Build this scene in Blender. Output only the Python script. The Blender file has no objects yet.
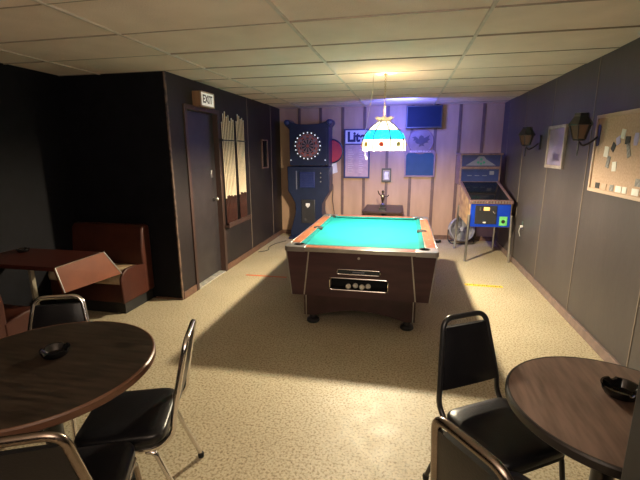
import bpy, bmesh, math, random
from mathutils import Vector, Matrix
random.seed(7)
S = bpy.context.scene
COL = S.collection
PI = math.pi
# ------------------------------------------------------------------ room numbers
XL, XR, YB, HC = -2.454, 1.649, 7.822, 2.47
YA, XA, YN = 3.93, -3.70, -2.6
# ------------------------------------------------------------------ materials
def mat(name, col, rough=.5, metal=0, col2=None, scale=8, stretch=(1,1,1), bump=0, bscale=None,
        emis=None, estr=0, trans=0, lo=.35, hi=.65, detail=4, coat=0, spec=.5, alpha=None, musgrave=False):
    m = bpy.data.materials.new(name); m.use_nodes = True
    nt = m.node_tree; b = nt.nodes['Principled BSDF']
    b.inputs['Base Color'].default_value = (*col, 1)
    b.inputs['Roughness'].default_value = rough
    b.inputs['Metallic'].default_value = metal
    b.inputs['Specular IOR Level'].default_value = spec
    b.inputs['Coat Weight'].default_value = coat
    b.inputs['Transmission Weight'].default_value = trans
    if emis: b.inputs['Emission Color'].default_value = (*emis, 1); b.inputs['Emission Strength'].default_value = estr
    tc = nt.nodes.new('ShaderNodeTexCoord'); mp = nt.nodes.new('ShaderNodeMapping')
    mp.inputs['Scale'].default_value = stretch
    nt.links.new(tc.outputs['Object'], mp.inputs[0])
    n = nt.nodes.new('ShaderNodeTexNoise'); n.inputs['Scale'].default_value = scale; n.inputs['Detail'].default_value = detail
    nt.links.new(mp.outputs[0], n.inputs['Vector'])
    if col2 is None: col2 = tuple(c * .82 for c in col)
    r = nt.nodes.new('ShaderNodeValToRGB'); r.color_ramp.elements[0].position = lo; r.color_ramp.elements[1].position = hi
    r.color_ramp.elements[0].color = (*col, 1); r.color_ramp.elements[1].color = (*col2, 1)
    nt.links.new(n.outputs['Fac'], r.inputs[0]); nt.links.new(r.outputs[0], b.inputs['Base Color'])
    if bump:
        n2 = nt.nodes.new('ShaderNodeTexNoise'); n2.inputs['Scale'].default_value = bscale or scale * 4; n2.inputs['Detail'].default_value = 3
        nt.links.new(mp.outputs[0], n2.inputs['Vector'])
        bp = nt.nodes.new('ShaderNodeBump'); bp.inputs['Strength'].default_value = bump; bp.inputs['Distance'].default_value = .01
        nt.links.new(n2.outputs['Fac'], bp.inputs['Height']); nt.links.new(bp.outputs[0], b.inputs['Normal'])
    return m

def floor_mat():
    m = bpy.data.materials.new('speckled_vinyl'); m.use_nodes = True; nt = m.node_tree; b = nt.nodes['Principled BSDF']
    tc = nt.nodes.new('ShaderNodeTexCoord')
    def noise(s, d, lo, hi, c0, c1):
        n = nt.nodes.new('ShaderNodeTexNoise'); n.inputs['Scale'].default_value = s; n.inputs['Detail'].default_value = d
        nt.links.new(tc.outputs['Object'], n.inputs['Vector'])
        r = nt.nodes.new('ShaderNodeValToRGB'); r.color_ramp.elements[0].position = lo; r.color_ramp.elements[1].position = hi
        r.color_ramp.elements[0].color = c0; r.color_ramp.elements[1].color = c1
        nt.links.new(n.outputs['Fac'], r.inputs[0]); return r
    base = noise(1.3, 3, .3, .7, (.52, .455, .325, 1), (.43, .37, .255, 1))
    fl = noise(68, 9, .46, .70, (1, 1, 1, 1), (.36, .29, .20, 1))
    f2 = noise(120, 3, .52, .66, (1, 1, 1, 1), (1.25, 1.22, 1.15, 1))
    a = nt.nodes.new('ShaderNodeMixRGB'); a.blend_type = 'MULTIPLY'; a.inputs[0].default_value = 1
    nt.links.new(base.outputs[0], a.inputs[1]); nt.links.new(fl.outputs[0], a.inputs[2])
    c = nt.nodes.new('ShaderNodeMixRGB'); c.blend_type = 'MULTIPLY'; c.inputs[0].default_value = 1
    nt.links.new(a.outputs[0], c.inputs[1]); nt.links.new(f2.outputs[0], c.inputs[2])
    nt.links.new(c.outputs[0], b.inputs['Base Color'])
    rr = noise(9, 3, .3, .7, (.50, .50, .50, 1), (.58, .58, .58, 1)); nt.links.new(rr.outputs[0], b.inputs['Roughness'])
    return m

def glow(name, col, strength, base=(.8, .8, .8), rough=.4):
    return mat(name, base, rough, emis=col, estr=strength)

M = dict(
    floor=floor_mat(),
    tile=mat('ceiling_tile_fibre', (.80, .66, .55), .9, col2=(.68, .55, .45), scale=3, bump=.5, bscale=90, lo=.3, hi=.8),
    tee=mat('cross_tee', (.34, .27, .20), .6),
    grid=mat('ceiling_grid_metal', (.62, .54, .46), .55, col2=(.5, .43, .36)),
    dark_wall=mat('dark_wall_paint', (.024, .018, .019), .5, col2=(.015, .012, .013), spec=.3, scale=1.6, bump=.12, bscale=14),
    right_wall=mat('charcoal_panelling', (.072, .062, .062), .42, col2=(.050, .043, .043), spec=.35, scale=1.4, stretch=(1, 1, .5), bump=.12, bscale=14),
    seam=mat('panel_seam', (.20, .16, .13), .5),
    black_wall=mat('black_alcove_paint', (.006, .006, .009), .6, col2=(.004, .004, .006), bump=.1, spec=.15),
    back_wall=mat('pale_panelling', (.44, .285, .19), .55, col2=(.37, .235, .155), scale=2.5, stretch=(3, 1, .6), bump=.1),
    batten=mat('batten_strip', (.15, .085, .075), .5, col2=(.11, .065, .06)),
    brownbase=mat('brown_baseboard', (.16, .085, .055), .5, col2=(.10, .055, .04), scale=14),
    pinkbase=mat('mauve_baseboard', (.20, .14, .125), .5, col2=(.14, .10, .09), scale=14),
    trimwood=mat('reddish_trim', (.065, .032, .027), .45, col2=(.04, .022, .018), scale=10, stretch=(1, 1, .1)),
    chip=mat('chipped_corner', (.16, .10, .07), .5, col2=(.03, .02, .02), scale=26, stretch=(1, 1, .5), lo=.45, hi=.6),
    door=mat('dark_door', (.035, .030, .033), .38, col2=(.026, .022, .025)),
    sill=mat('worn_threshold', (.50, .48, .43), .5, col2=(.3, .28, .25), scale=20),
    chrome=mat('chrome', (.78, .76, .74), .16, 1, col2=(.7, .68, .66)),
    dullchrome=mat('dull_steel', (.55, .54, .52), .33, 1, col2=(.42, .41, .39)),
    bronze=mat('brown_chrome', (.30, .25, .215), .25, 1, col2=(.24, .20, .17)),
    blackmetal=mat('black_enamel', (.02, .02, .022), .28),
    vinyl=mat('black_vinyl', (.009, .009, .011), .34, spec=.35, col2=(.006, .006, .008), bump=.08, bscale=120),
    rubber=mat('black_rubber', (.015, .015, .015), .7),
    plastic=mat('black_plastic', (.012, .012, .014), .22),
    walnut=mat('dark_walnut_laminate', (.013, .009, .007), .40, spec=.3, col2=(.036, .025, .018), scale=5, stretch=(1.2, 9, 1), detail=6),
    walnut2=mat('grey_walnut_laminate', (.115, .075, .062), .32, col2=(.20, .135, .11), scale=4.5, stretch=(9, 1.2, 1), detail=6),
    edge=mat('table_edge_band', (.13, .06, .035), .4),
    edge2=mat('dark_edge_band', (.022, .018, .018), .4),
    booth=mat('oxblood_vinyl', (.062, .018, .011), .42, spec=.3, col2=(.045, .013, .009), scale=5, bump=.1, bscale=60),
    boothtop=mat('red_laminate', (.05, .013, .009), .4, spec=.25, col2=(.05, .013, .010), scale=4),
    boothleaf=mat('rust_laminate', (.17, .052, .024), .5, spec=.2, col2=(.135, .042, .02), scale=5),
    kick=mat('black_kickboard', (.010, .010, .011), .6),
    seatsheen=mat('painted_sheen_vinyl', (.62, .48, .32), .45, col2=(.34, .22, .13), scale=7),  # bright cream sheen on the lit far seat, painted into the vinyl colour
    cream=mat('cream_paint', (.26, .23, .17), .5),
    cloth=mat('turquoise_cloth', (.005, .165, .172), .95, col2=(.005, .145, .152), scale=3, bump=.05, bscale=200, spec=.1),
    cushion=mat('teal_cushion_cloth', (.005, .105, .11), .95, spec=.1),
    mahog=mat('mahogany_laminate', (.066, .024, .030), .32, col2=(.044, .016, .022), scale=3, stretch=(1, 1, 6), detail=5),
    mahog2=mat('dark_mahogany', (.045, .018, .019), .4, col2=(.03, .012, .013)),
    railwood=mat('rail_wood', (.26, .095, .045), .28, col2=(.17, .06, .03), scale=9, stretch=(4, .7, 1), detail=5),
    cast=mat('cast_metal_corner', (.45, .43, .44), .33, .85, col2=(.36, .35, .35)),
    hole=mat('pocket_black', (.006, .006, .006), .8),
    ivory=mat('ivory_ball', (.85, .80, .66), .15),
    slate=mat('dark_blue_plate', (.02, .03, .045), .2),
    white=mat('white_plastic', (.8, .8, .78), .4),
    paper=mat('white_paper', (.78, .78, .76), .8),
    lilac=mat('lilac_paper', (.50, .44, .72), .8),
    greycard=mat('grey_card', (.16, .16, .17), .7, col2=(.3, .3, .3), scale=40),
    blackcard=mat('black_card', (.02, .02, .02), .6),
    cork=mat('cork', (.52, .37, .28), .9, col2=(.43, .30, .22), scale=60, bump=.2),
    palewood=mat('pale_wood_frame', (.52, .39, .30), .5, col2=(.42, .31, .23), scale=12, stretch=(1, .2, 1)),
    greywood=mat('grey_wood_frame', (.34, .29, .27), .45, col2=(.24, .2, .19), scale=10),
    woodbox=mat('oak_box', (.32, .17, .085), .5, col2=(.22, .11, .055), scale=12, stretch=(1, 1, .2)),
    signface=mat('sign_face', (.80, .78, .70), .4, emis=(1, .93, .8), estr=.25),
    signred=mat('faded_sign_letter', (.10, .075, .06), .5),
    cueshaft=mat('maple_shaft', (.80, .68, .50), .28, col2=(.70, .57, .40), scale=4),
    cuebutt=mat('cue_butt', (.055, .020, .016), .25, col2=(.03, .013, .011), scale=6),
    cuetip=mat('cue_tip', (.75, .74, .72), .5),
    navy=mat('navy_cabinet', (.011, .020, .058), .38, col2=(.009, .017, .048)),
    navy2=mat('slate_blue_panel', (.02, .035, .14), .3),
    dartred=mat('dart_red', (.42, .10, .07), .6), dartblack=mat('dart_black', (.02, .02, .03), .6),
    darttan=mat('dart_tan', (.24, .17, .18), .6),
    led=glow('led_dot', (.8, .88, 1), .55),
    screen=mat('lit_blue_screen', (.004, .008, .03), .5, spec=.1, emis=(.02, .06, .36), estr=.06),
    screen2=mat('dim_blue_screen', (.015, .03, .08), .5, spec=.15, emis=(.03, .11, .36), estr=.22),
    frameblue=mat('navy_frame', (.03, .04, .14), .4),
    liteface=mat('sign_white', (.75, .76, .82), .5),
    liteblue=mat('letter_navy', (.01, .02, .11), .5),
    poster=mat('pink_poster', (.52, .36, .36), .6, col2=(.42, .30, .32), scale=12),
    posterink=mat('poster_ink', (.72, .62, .60), .6),
    redsign=mat('red_disc', (.52, .035, .06), .45, col2=(.4, .03, .06)),
    mirror=mat('pinkish_mirror', (.20, .14, .16), .4, .1, col2=(.16, .11, .13)),
    emblem=mat('dark_emblem', (.05, .035, .06), .5),
    mauve=mat('mauve_frame', (.28, .18, .20), .5),
    pinblue=mat('blue_pinball_front', (.005, .05, .50), .3, col2=(.004, .04, .42)),
    pinframe=mat('pinball_brown_trim', (.22, .13, .13), .4, col2=(.15, .09, .09), scale=20),
    pinside=mat('worn_side_art', (.55, .38, .20), .5, col2=(.25, .14, .10), scale=9),
    pinglass=mat('dark_glass', (.012, .014, .016), .08),
    darkgrey=mat('dark_grey_panel', (.03, .03, .035), .4),
    orange=glow('coin_light', (1, .45, .12), .9, base=(.8, .4, .15)),
    green=mat('green_sticker', (.12, .55, .14), .5, col2=(.18, .62, .2), scale=30),
    fangrey=mat('silver_fan_paint', (.42, .42, .44), .4, .2, col2=(.34, .34, .36)),
    artgreen=mat('art_green', (.03, .25, .16), .4), artgrey=mat('art_grey', (.18, .19, .26), .4),
    yellow=mat('yellow_tape', (.85, .62, .03), .5, col2=(.75, .52, .03), scale=10),
    orangetape=mat('orange_tape', (.62, .11, .02), .5),
    wire=mat('wire', (.03, .03, .03), .5),
    palewire=mat('pale_cord', (.55, .48, .36), .5),
    chain=mat('brass_chain', (.55, .42, .24), .3, .9),
    lead=mat('lead_came', (.05, .05, .05), .5),
    lanternglass=mat('amber_lantern_glass', (.13, .08, .055), .2, col2=(.09, .06, .045)),
    lantern=mat('black_lantern_metal', (.018, .018, .022), .35),
    art=mat('lilac_print', (.34, .28, .44), .12, col2=(.22, .19, .30), scale=4),
    artlow=mat('dark_print_patch', (.10, .08, .14), .3),
    concrete=mat('post_paint', (.020, .019, .024), .5, col2=(.015, .014, .018)),
    ash=mat('ash_black_glass', (.008, .008, .009), .08),
)
def glass_panel(name, col, strength, dens=.004):
    m = bpy.data.materials.new(name); m.use_nodes = True; nt = m.node_tree; nt.nodes.clear()
    o = nt.nodes.new('ShaderNodeOutputMaterial'); t = nt.nodes.new('ShaderNodeBsdfTranslucent'); g = nt.nodes.new('ShaderNodeBsdfPrincipled')
    g.inputs['Base Color'].default_value = (*col, 1); g.inputs['Roughness'].default_value = .25
    g.inputs['Emission Color'].default_value = (*col, 1); g.inputs['Emission Strength'].default_value = strength
    n = nt.nodes.new('ShaderNodeTexNoise'); n.inputs['Scale'].default_value = 9
    tc = nt.nodes.new('ShaderNodeTexCoord'); nt.links.new(tc.outputs['Object'], n.inputs['Vector'])
    r = nt.nodes.new('ShaderNodeValToRGB'); r.color_ramp.elements[0].color = (*[c * .8 * dens for c in col], 1); r.color_ramp.elements[1].color = (*[c * dens for c in col], 1)
    nt.links.new(n.outputs['Fac'], r.inputs[0]); nt.links.new(r.outputs[0], t.inputs['Color'])
    mx = nt.nodes.new('ShaderNodeMixShader'); mx.inputs[0].default_value = .55
    nt.links.new(t.outputs[0], mx.inputs[1]); nt.links.new(g.outputs[0], mx.inputs[2]); nt.links.new(mx.outputs[0], o.inputs[0])
    return m
M['lampwhite'] = glass_panel('lit_white_glass', (1, .93, .80), .62)
M['lampblue'] = glass_panel('lit_blue_glass', (.01, .27, .52), .62, .006)
M['lampcrown'] = glass_panel('lit_crown_glass', (1, .85, .55), .15)
M['bulb'] = glow('bulb_glow', (1, .82, .55), 20)

# ------------------------------------------------------------------ mesh helpers
def mb(): return bmesh.new()
def box(b, x0, x1, y0, y1, z0, z1, mtx=None):
    vs = [Vector((x, y, z)) for x in (x0, x1) for y in (y0, y1) for z in (z0, z1)]
    if mtx: vs = [mtx @ v for v in vs]
    v = [b.verts.new(p) for p in vs]
    for f in ((0, 1, 3, 2), (4, 6, 7, 5), (0, 4, 5, 1), (2, 3, 7, 6), (0, 2, 6, 4), (1, 5, 7, 3)):
        b.faces.new([v[i] for i in f])
    return b
def prism(b, poly, a0, a1, axis='y', mtx=None):
    """polygon in the plane across `axis`, extruded a0..a1. y: (x,z); x: (y,z); z: (x,y)"""
    def P(p, a):
        v = Vector({'y': (p[0], a, p[1]), 'x': (a, p[0], p[1]), 'z': (p[0], p[1], a)}[axis])
        return mtx @ v if mtx else v
    A = [b.verts.new(P(p, a0)) for p in poly]; B = [b.verts.new(P(p, a1)) for p in poly]
    b.faces.new(A); b.faces.new(B[::-1]); n = len(poly)
    for i in range(n): b.faces.new((A[i], B[i], B[(i + 1) % n], A[(i + 1) % n]))
    return b
def lathe(b, prof, c=(0, 0, 0), n=32, mtx=None, cap=True, lobes=None):
    rings = []
    for r, z in prof:
        ring = []
        for i in range(n):
            a = 2 * PI * i / n; v = Vector((c[0] + r * math.cos(a), c[1] + r * math.sin(a), c[2] + z))
            ring.append(b.verts.new(mtx @ v if mtx else v))
        rings.append(ring)
    for A, B in zip(rings, rings[1:]):
        for i in range(n): b.faces.new((A[i], A[(i + 1) % n], B[(i + 1) % n], B[i]))
    if cap:
        if prof[0][0] > 1e-6: b.faces.new(rings[0][::-1])
        if prof[-1][0] > 1e-6: b.faces.new(rings[-1])
    return b
def fillet(pts, r, n=6, closed=False):
    pts = [Vector(p) for p in pts]; out = []; N = len(pts)
    for i, p in enumerate(pts):
        if not closed and i in (0, N - 1): out.append(p); continue
        a = pts[i - 1] - p; c = pts[(i + 1) % N] - p
        rr = min(r, a.length * .48, c.length * .48)
        A = p + a.normalized() * rr; B = p + c.normalized() * rr
        for k in range(n + 1):
            t = k / n; out.append(A * (1 - t) ** 2 + p * 2 * t * (1 - t) + B * t * t)
    return out
def tube(b, pts, r, n=10, closed=False, flat=1.0):
    pts = [Vector(p) for p in pts]; N = len(pts); rings = []
    t0 = (pts[1] - pts[0]).normalized(); up = Vector((0, 0, 1)) if abs(t0.z) < .9 else Vector((1, 0, 0))
    u = t0.cross(up).normalized()
    for i, p in enumerate(pts):
        if closed: t = (pts[(i + 1) % N] - pts[i - 1]).normalized()
        else: t = (pts[min(i + 1, N - 1)] - pts[max(i - 1, 0)]).normalized()
        u = (u - t * u.dot(t)).normalized(); w = t.cross(u)
        rr = r[i] if isinstance(r, (list, tuple)) else r
        rings.append([b.verts.new(p + u * rr * math.cos(2 * PI * k / n) + w * rr * flat * math.sin(2 * PI * k / n)) for k in range(n)])
    for i in range(N if closed else N - 1):
        A, B = rings[i], rings[(i + 1) % N]
        for k in range(n): b.faces.new((A[k], A[(k + 1) % n], B[(k + 1) % n], B[k]))
    if not closed: b.faces.new(rings[0][::-1]); b.faces.new(rings[-1])
    return b
def sphere(b, c, r, n=16, sc=(1, 1, 1)):
    bmesh.ops.create_uvsphere(b, u_segments=n, v_segments=max(6, n // 2), radius=r,
                              matrix=Matrix.Translation(c) @ Matrix.Diagonal((*sc, 1)))
    return b
def rrect(x0, x1, y0, y1, r, n=6):
    return [(p.x, p.y) for p in fillet([(x0, y0, 0), (x1, y0, 0), (x1, y1, 0), (x0, y1, 0)], r, n, True)]
def obj(name, b, m, parent=None, bevel=0, smooth=None, seg=2, sub=0):
    bmesh.ops.recalc_face_normals(b, faces=b.faces)
    me = bpy.data.meshes.new(name); b.to_mesh(me); b.free()
    o = bpy.data.objects.new(name, me); COL.objects.link(o)
    me.materials.append(M[m] if isinstance(m, str) else m)
    if smooth is None: smooth = True
    if smooth:
        for p in me.polygons: p.use_smooth = True
        try: me.set_sharp_from_angle(angle=math.radians(38))
        except Exception: pass
    if bevel:
        d = o.modifiers.new('bevel', 'BEVEL'); d.width = bevel; d.segments = seg; d.limit_method = 'ANGLE'; d.angle_limit = math.radians(40)
        d.harden_normals = False
    if sub:
        d = o.modifiers.new('sub', 'SUBSURF'); d.levels = sub; d.render_levels = sub
    if parent: o.parent = parent
    return o
def tag(o, label, cat, group=None):
    o['label'] = label; o['category'] = cat
    if group: o['group'] = group
    return o
def thing(name, label, cat, loc=(0, 0, 0), rz=0, group=None):
    o = bpy.data.objects.new(name, None); o.empty_display_size = .1; COL.objects.link(o)
    o.location = loc; o.rotation_euler = (0, 0, rz)
    return tag(o, label, cat, group)
def struct(name, b, m, parent=None, bevel=0, smooth=None):
    o = obj(name, b, m, parent, bevel, smooth)
    if not parent: o['kind'] = 'structure'
    return o
def dup(o, parent=None):
    c = o.copy(); COL.objects.link(c); c.parent = parent
    for ch in list(o.children): dup(ch, c)
    return c
def text(name, s, size, m, mtx, parent, depth=.002, sx=1.0, bold=0.0, shear=0):
    cu = bpy.data.curves.new(name, 'FONT'); cu.body = s; cu.size = size; cu.extrude = depth
    cu.align_x = 'CENTER'; cu.align_y = 'CENTER'; cu.offset = bold; cu.shear = shear
    t = bpy.data.objects.new(name, cu); COL.objects.link(t)
    bpy.context.view_layer.update()
    me = bpy.data.meshes.new_from_object(t.evaluated_get(bpy.context.evaluated_depsgraph_get()))
    bpy.data.objects.remove(t); me.transform(mtx @ Matrix.Diagonal((sx, 1, 1, 1)))
    me.materials.clear(); me.materials.append(M[m]); me.name = name
    o = bpy.data.objects.new(name, me); COL.objects.link(o); o.parent = parent
    return o
def T(x, y, z): return Matrix.Translation((x, y, z))
def R(a, ax): return Matrix.Rotation(a, 4, ax)
FACE_CAM = R(PI / 2, 'X')                       # text plane facing -Y

# ================================================================== SETTING
b = mb(); box(b, XA - .1, XR + .1, YN - .1, YB + .1, -.1, 0); struct('floor', b, 'floor', smooth=False)
# ceiling: fibre tiles with slightly uneven seams
TX, TY, GX, GY = 1.219, .6096, -.769, 2.687
b = mb()
i0 = math.floor((XA - GX) / TX); i1 = math.ceil((XR - GX) / TX); j0 = math.floor((YN - GY) / TY); j1 = math.ceil((YB - GY) / TY)
for i in range(i0, i1):
    for j in range(j0, j1):
        xa, xb = max(GX + i * TX + .004, XA - .08), min(GX + (i + 1) * TX - .004, XR + .08)
        ya, yb = max(GY + j * TY + .004, YN - .08), min(GY + (j + 1) * TY - .004, YB + .08)
        if xb - xa < .02 or yb - ya < .02: continue
        r = random.Random(i * 97 + j * 13)
        za, zb = [HC + .001 + r.random() * .009 for _ in range(2)]
        v = [b.verts.new(p) for p in ((xa, ya, za), (xb, ya, za + (r.random() - .5) * .004), (xb, yb, zb), (xa, yb, zb + (r.random() - .5) * .004))]
        w = [b.verts.new((q.co.x, q.co.y, HC + .03)) for q in v]
        b.faces.new(v); b.faces.new(w[::-1])
        for k in range(4): b.faces.new((v[k], w[k], w[(k + 1) % 4], v[(k + 1) % 4]))
box(b, XA - .1, XR + .1, YN - .1, YB + .1, HC + .03, HC + .12)
struct('ceiling', b, 'tile', smooth=False)
b = mb()
for i in range(i0, i1 + 1):
    x = GX + i * TX
    if XA < x < XR: box(b, x - .011, x + .011, YN, YB, HC - .004, HC + .012)
struct('trim_1', b, 'grid', smooth=False)
b = mb()
for j in range(j0, j1 + 1):
    y = GY + j * TY
    if YN < y < YB: box(b, XA, XR, y - .0038, y + .0038, HC - .001, HC + .012)
struct('trim_8', b, 'tee', smooth=False)
# right wall with vertical seams
b = mb(); box(b, XR, XR + .1, YN, YB, 0, HC + .02); struct('wall_right', b, 'right_wall', smooth=False)
b = mb()
for y in (.75, 1.92, 3.07, 4.22, 5.30, 6.42, 7.4): box(b, XR - .004, XR + .01, y - .006, y + .006, .085, HC)
struct('trim_2', b, 'seam', smooth=False)
b = mb(); box(b, XR - .018, XR + .01, YN, YB, 0, .085); struct('baseboard_right', b, 'pinkbase', bevel=.004)
# back wall with battens
b = mb(); box(b, XL - .1, XR + .1, YB, YB + .1, 0, HC + .02); struct('wall_back', b, 'back_wall', smooth=False)
b = mb()
for x in (-2.055, -1.632, -1.205, -.788, -.355, .085, .50, .92, 1.318): box(b, x - .027, x + .027, YB - .012, YB + .01, .08, HC)
struct('trim_3', b, 'batten', bevel=.003)
b = mb(); box(b, XL, XR, YB - .015, YB + .01, 0, .08); struct('baseboard_back', b, 'brownbase')
# left wall with the doorway
D0, D1, DZ = 4.29, 5.07, 2.15
b = mb()
box(b, XL - .25, XL, YA + .02, D0, 0, HC + .02); box(b, XL - .25, XL, D0, D1, DZ, HC + .02); box(b, XL - .25, XL, D1, YB, 0, HC + .02)
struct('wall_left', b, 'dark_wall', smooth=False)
b = mb()
for y in (6.13, 7.25): box(b, XL - .01, XL + .004, y - .006, y + .006, .08, HC)
struct('trim_4', b, 'seam', smooth=False)
b = mb(); box(b, XL - .01, XL + .016, YA + .02, D0 - .05, 0, .085); box(b, XL - .01, XL + .016, D1 + .06, YB, 0, .085)
struct('baseboard_left', b, 'brownbase', bevel=.004)
b = mb(); box(b, XL - .008, XL + .006, YA - .006, YA + .022, 0, HC); struct('trim_5', b, 'chip')
# door
b = mb(); box(b, XL - .10, XL - .055, D0 + .01, D1 - .01, .03, DZ - .01); dr = struct('door_1', b, 'door', bevel=.004)
b = mb()
tube(b, [(XL - .055, D1 - .12, 1.05), (XL - .02, D1 - .12, 1.05)], .012); sphere(b, (XL - .005, D1 - .12, 1.05), .028)
obj('door_knob', b, 'dullchrome', dr)
b = mb(); box(b, XL - .056, XL - .049, D1 - .15, D1 - .10, 1.33, 1.43); obj('deadbolt_plate', b, 'dullchrome', dr, bevel=.003)
b = mb()
for y0, y1 in ((D0 - .045, D0 + .01), (D1 - .01, D1 + .055)): box(b, XL - .12, XL + .018, y0, y1, 0, DZ + .045)
box(b, XL - .12, XL + .018, D0 + .01, D1 - .01, DZ - .01, DZ + .045)
struct('trim_6', b, 'trimwood', bevel=.004)
b = mb(); box(b, XL - .12, XL + .01, D0 + .01, D1 - .01, -.001, .012); struct('trim_7', b, 'sill')
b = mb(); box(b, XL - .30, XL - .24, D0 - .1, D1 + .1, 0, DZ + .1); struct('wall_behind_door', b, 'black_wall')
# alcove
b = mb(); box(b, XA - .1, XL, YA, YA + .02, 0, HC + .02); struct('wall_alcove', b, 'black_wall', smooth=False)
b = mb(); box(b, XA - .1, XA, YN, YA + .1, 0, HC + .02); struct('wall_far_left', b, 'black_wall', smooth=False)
b = mb(); box(b, -2.79, XL, YA - .012, YA, 0, .02); struct('baseboard_alcove', b, 'brownbase')
b = mb(); box(b, XA - .1, XR + .1, YN - .1, YN, 0, HC + .02); struct('wall_front', b, 'dark_wall', smooth=False)
b = mb(); box(b, .565, XR, .90, 1.0, 0, HC + .02); struct('wall_near_right', b, 'concrete', bevel=.006)

# ================================================================== POOL TABLE
PX, PY = -.39, 4.53
pt = thing('pool_table', 'coin-operated pool table with turquoise cloth and mahogany sides in the middle of the room', 'pool table', (PX, PY, 0))
W, L, ZT = .708, 1.0, .79
def side(z): return W - .02 - (.74 - z) * .105      # outer half-width of the tapered body
# tapered body, with the ball window left open at the front
wx0, wx1, wz0, wz1 = -.275, .275, .384, .504
b = mb()
prism(b, [(-side(.75), .75), (side(.75), .75), (side(.31), .31), (-side(.31), .31)], -.84, L - .03)
prism(b, [(-side(.75), .75), (side(.75), .75), (side(wz1), wz1), (-side(wz1), wz1)], -L + .03, -.84)
prism(b, [(-side(wz0), wz0), (side(wz0), wz0), (side(.31), .31), (-side(.31), .31)], -L + .03, -.84)
prism(b, [(-side(wz1), wz1), (wx0, wz1), (wx0, wz0), (-side(wz0), wz0)], -L + .03, -.84)
prism(b, [(side(wz1), wz1), (wx1, wz1), (wx1, wz0), (side(wz0), wz0)], -L + .03, -.84)
obj('body', b, 'mahog', pt)
b = mb()
arch = [(-.53, .31), (.53, .31), (.53, .10), (.43, .10)] + [(.43 - .86 * k / 14, .10 + .075 * math.sin(PI * k / 14)) for k in range(1, 14)] + [(-.43, .10), (-.53, .10)]
prism(b, arch, -L + .05, -L + .09)
prism(b, arch, L - .15, L - .11)
box(b, -.53, -.50, -L + .09, L - .15, .14, .31); box(b, .50, .53, -L + .09, L - .15, .14, .31)
obj('base_cabinet', b, 'mahog2', pt)
for sx in (-1, 1):
    b = mb()
    a = .475; 
    prism(b, [(sx * (a - .006), .745), (sx * (a + .006), .745), (sx * (.530), .315), (sx * (.518), .315)], -L + .022, -L + .032)
    box(b, *sorted((sx * .505, sx * .515)), -L + .042, -L + .05, .10, .31)
    obj('metal_strip', b, 'dullchrome', pt)
    b = mb()
    prism(b, [(sx * side(.75), .75), (sx * (side(.75) + .008), .75), (sx * (side(.31) + .008), .31), (sx * side(.31), .31)], -L + .024, -L + .04)
    obj('corner_strip', b, 'dullchrome', pt)
    for sy in (-1, 1):
        b = mb(); lathe(b, [(.058, 0), (.066, .012), (.06, .035), (.035, .05), (.03, .12), (.03, .16)], (sx * .46, sy * .87, 0), 24)
        obj('leveling_foot', b, 'blackmetal', pt)
# window
b = mb(); box(b, wx0, wx1, -.85, -.83, wz0, wz1); box(b, wx0, wx1, -L + .045, -.84, wz0 - .004, wz0 + .002); w_ = obj('ball_tray', b, 'hole', pt)
ring = [(x, -L + .026, z) for x, z in rrect(wx0 + .002, wx1 - .002, wz0 + .002, wz1 - .002, .03)]
b = mb(); tube(b, ring, .006, 8, True); obj('window_frame', b, 'chrome', pt)
b = mb(); prism(b, rrect(-.20, .20, .545, .590, .02), -L + .018, -L + .031); cp = obj('coin_plate', b, 'slate', pt)
b = mb(); tube(b, [(x, -L + .018, z) for x, z in rrect(-.20, .20, .545, .590, .02)], .004, 8, True); obj('plate_rim', b, 'chrome', cp)
b = mb(); box(b, -.055, .055, -L + .015, -L + .0185, .563, .573); obj('plate_lettering_strip', b, 'artgrey', cp)
b = mb(); lathe(b, [(.0, 0), (.012, 0), (.012, .006), (0, .006)], (0, 0, 0), 14, T(0, -L + .03, .70) @ R(PI / 2, 'X'), cap=False); obj('lock', b, 'dullchrome', pt)
# rails
RW, CW = .115, .048
for nm, (x0, x1, y0, y1) in dict(a=(-W + .012, -W + RW, -L + .185, L - .185), b=(W - RW, W - .012, -L + .185, L - .185), c=(-W + .195, W - .195, -L + .012, -L + RW), d=(-W + .195, W - .195, L - RW, L - .012)).items():
    b = mb(); box(b, x0, x1, y0, y1, .745, ZT); r_ = obj('rail', b, 'railwood', pt, bevel=.006)
b = mb()
for x0, x1, y0, y1 in ((-W, -W + .012, -L + .188, L - .188), (W - .012, W, -L + .188, L - .188), (-W + .198, W - .198, -L, -L + .012), (-W + .198, W - .198, L - .012, L)):
    box(b, x0, x1, y0, y1, .75, ZT - .002)
obj('rail_trim', b, 'dullchrome', pt, bevel=.003)
for sx in (-1, 1):
    for sy in (-1, 1):
        # corner casting curved round the pocket mouth
        ox, oy = W - .118, L - .118
        o_ = [(W, L - .19), (W, L - .03), (W - .03, L), (W - .20, L), (W - .20, L - RW)]
        o_ += [(ox + .05 * math.cos(t), oy + .05 * math.sin(t)) for t in [math.radians(176 - 262 * k / 20) for k in range(21)]]
        o_ += [(W - RW, L - .19)]
        b = mb(); prism(b, [(sx * x, sy * y) for x, y in o_], .745, ZT + .003, 'z'); obj('corner_casting', b, 'cast', pt, bevel=.003)
        b = mb(); cx, cy = sx * ox, sy * oy
        lathe(b, [(0, .768), (.048, .768), (.0505, ZT - .004), (.0505, ZT + .004), (.046, ZT + .004)], (cx, cy, 0), 28, cap=False)
        obj('corner_pocket', b, 'hole', pt)
    b = mb(); lathe(b, [(.052, .766), (.056, ZT + .002), (.052, ZT + .007), (.043, ZT + .005), (.040, .768)], (sx * (W - .115), 0, 0), 24, cap=False)
    lathe(b, [(0, ZT + .001), (.05, ZT + .001)], (sx * (W - .115), 0, 0), 24, cap=False)
    obj('side_pocket', b, 'hole', pt)
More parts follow.
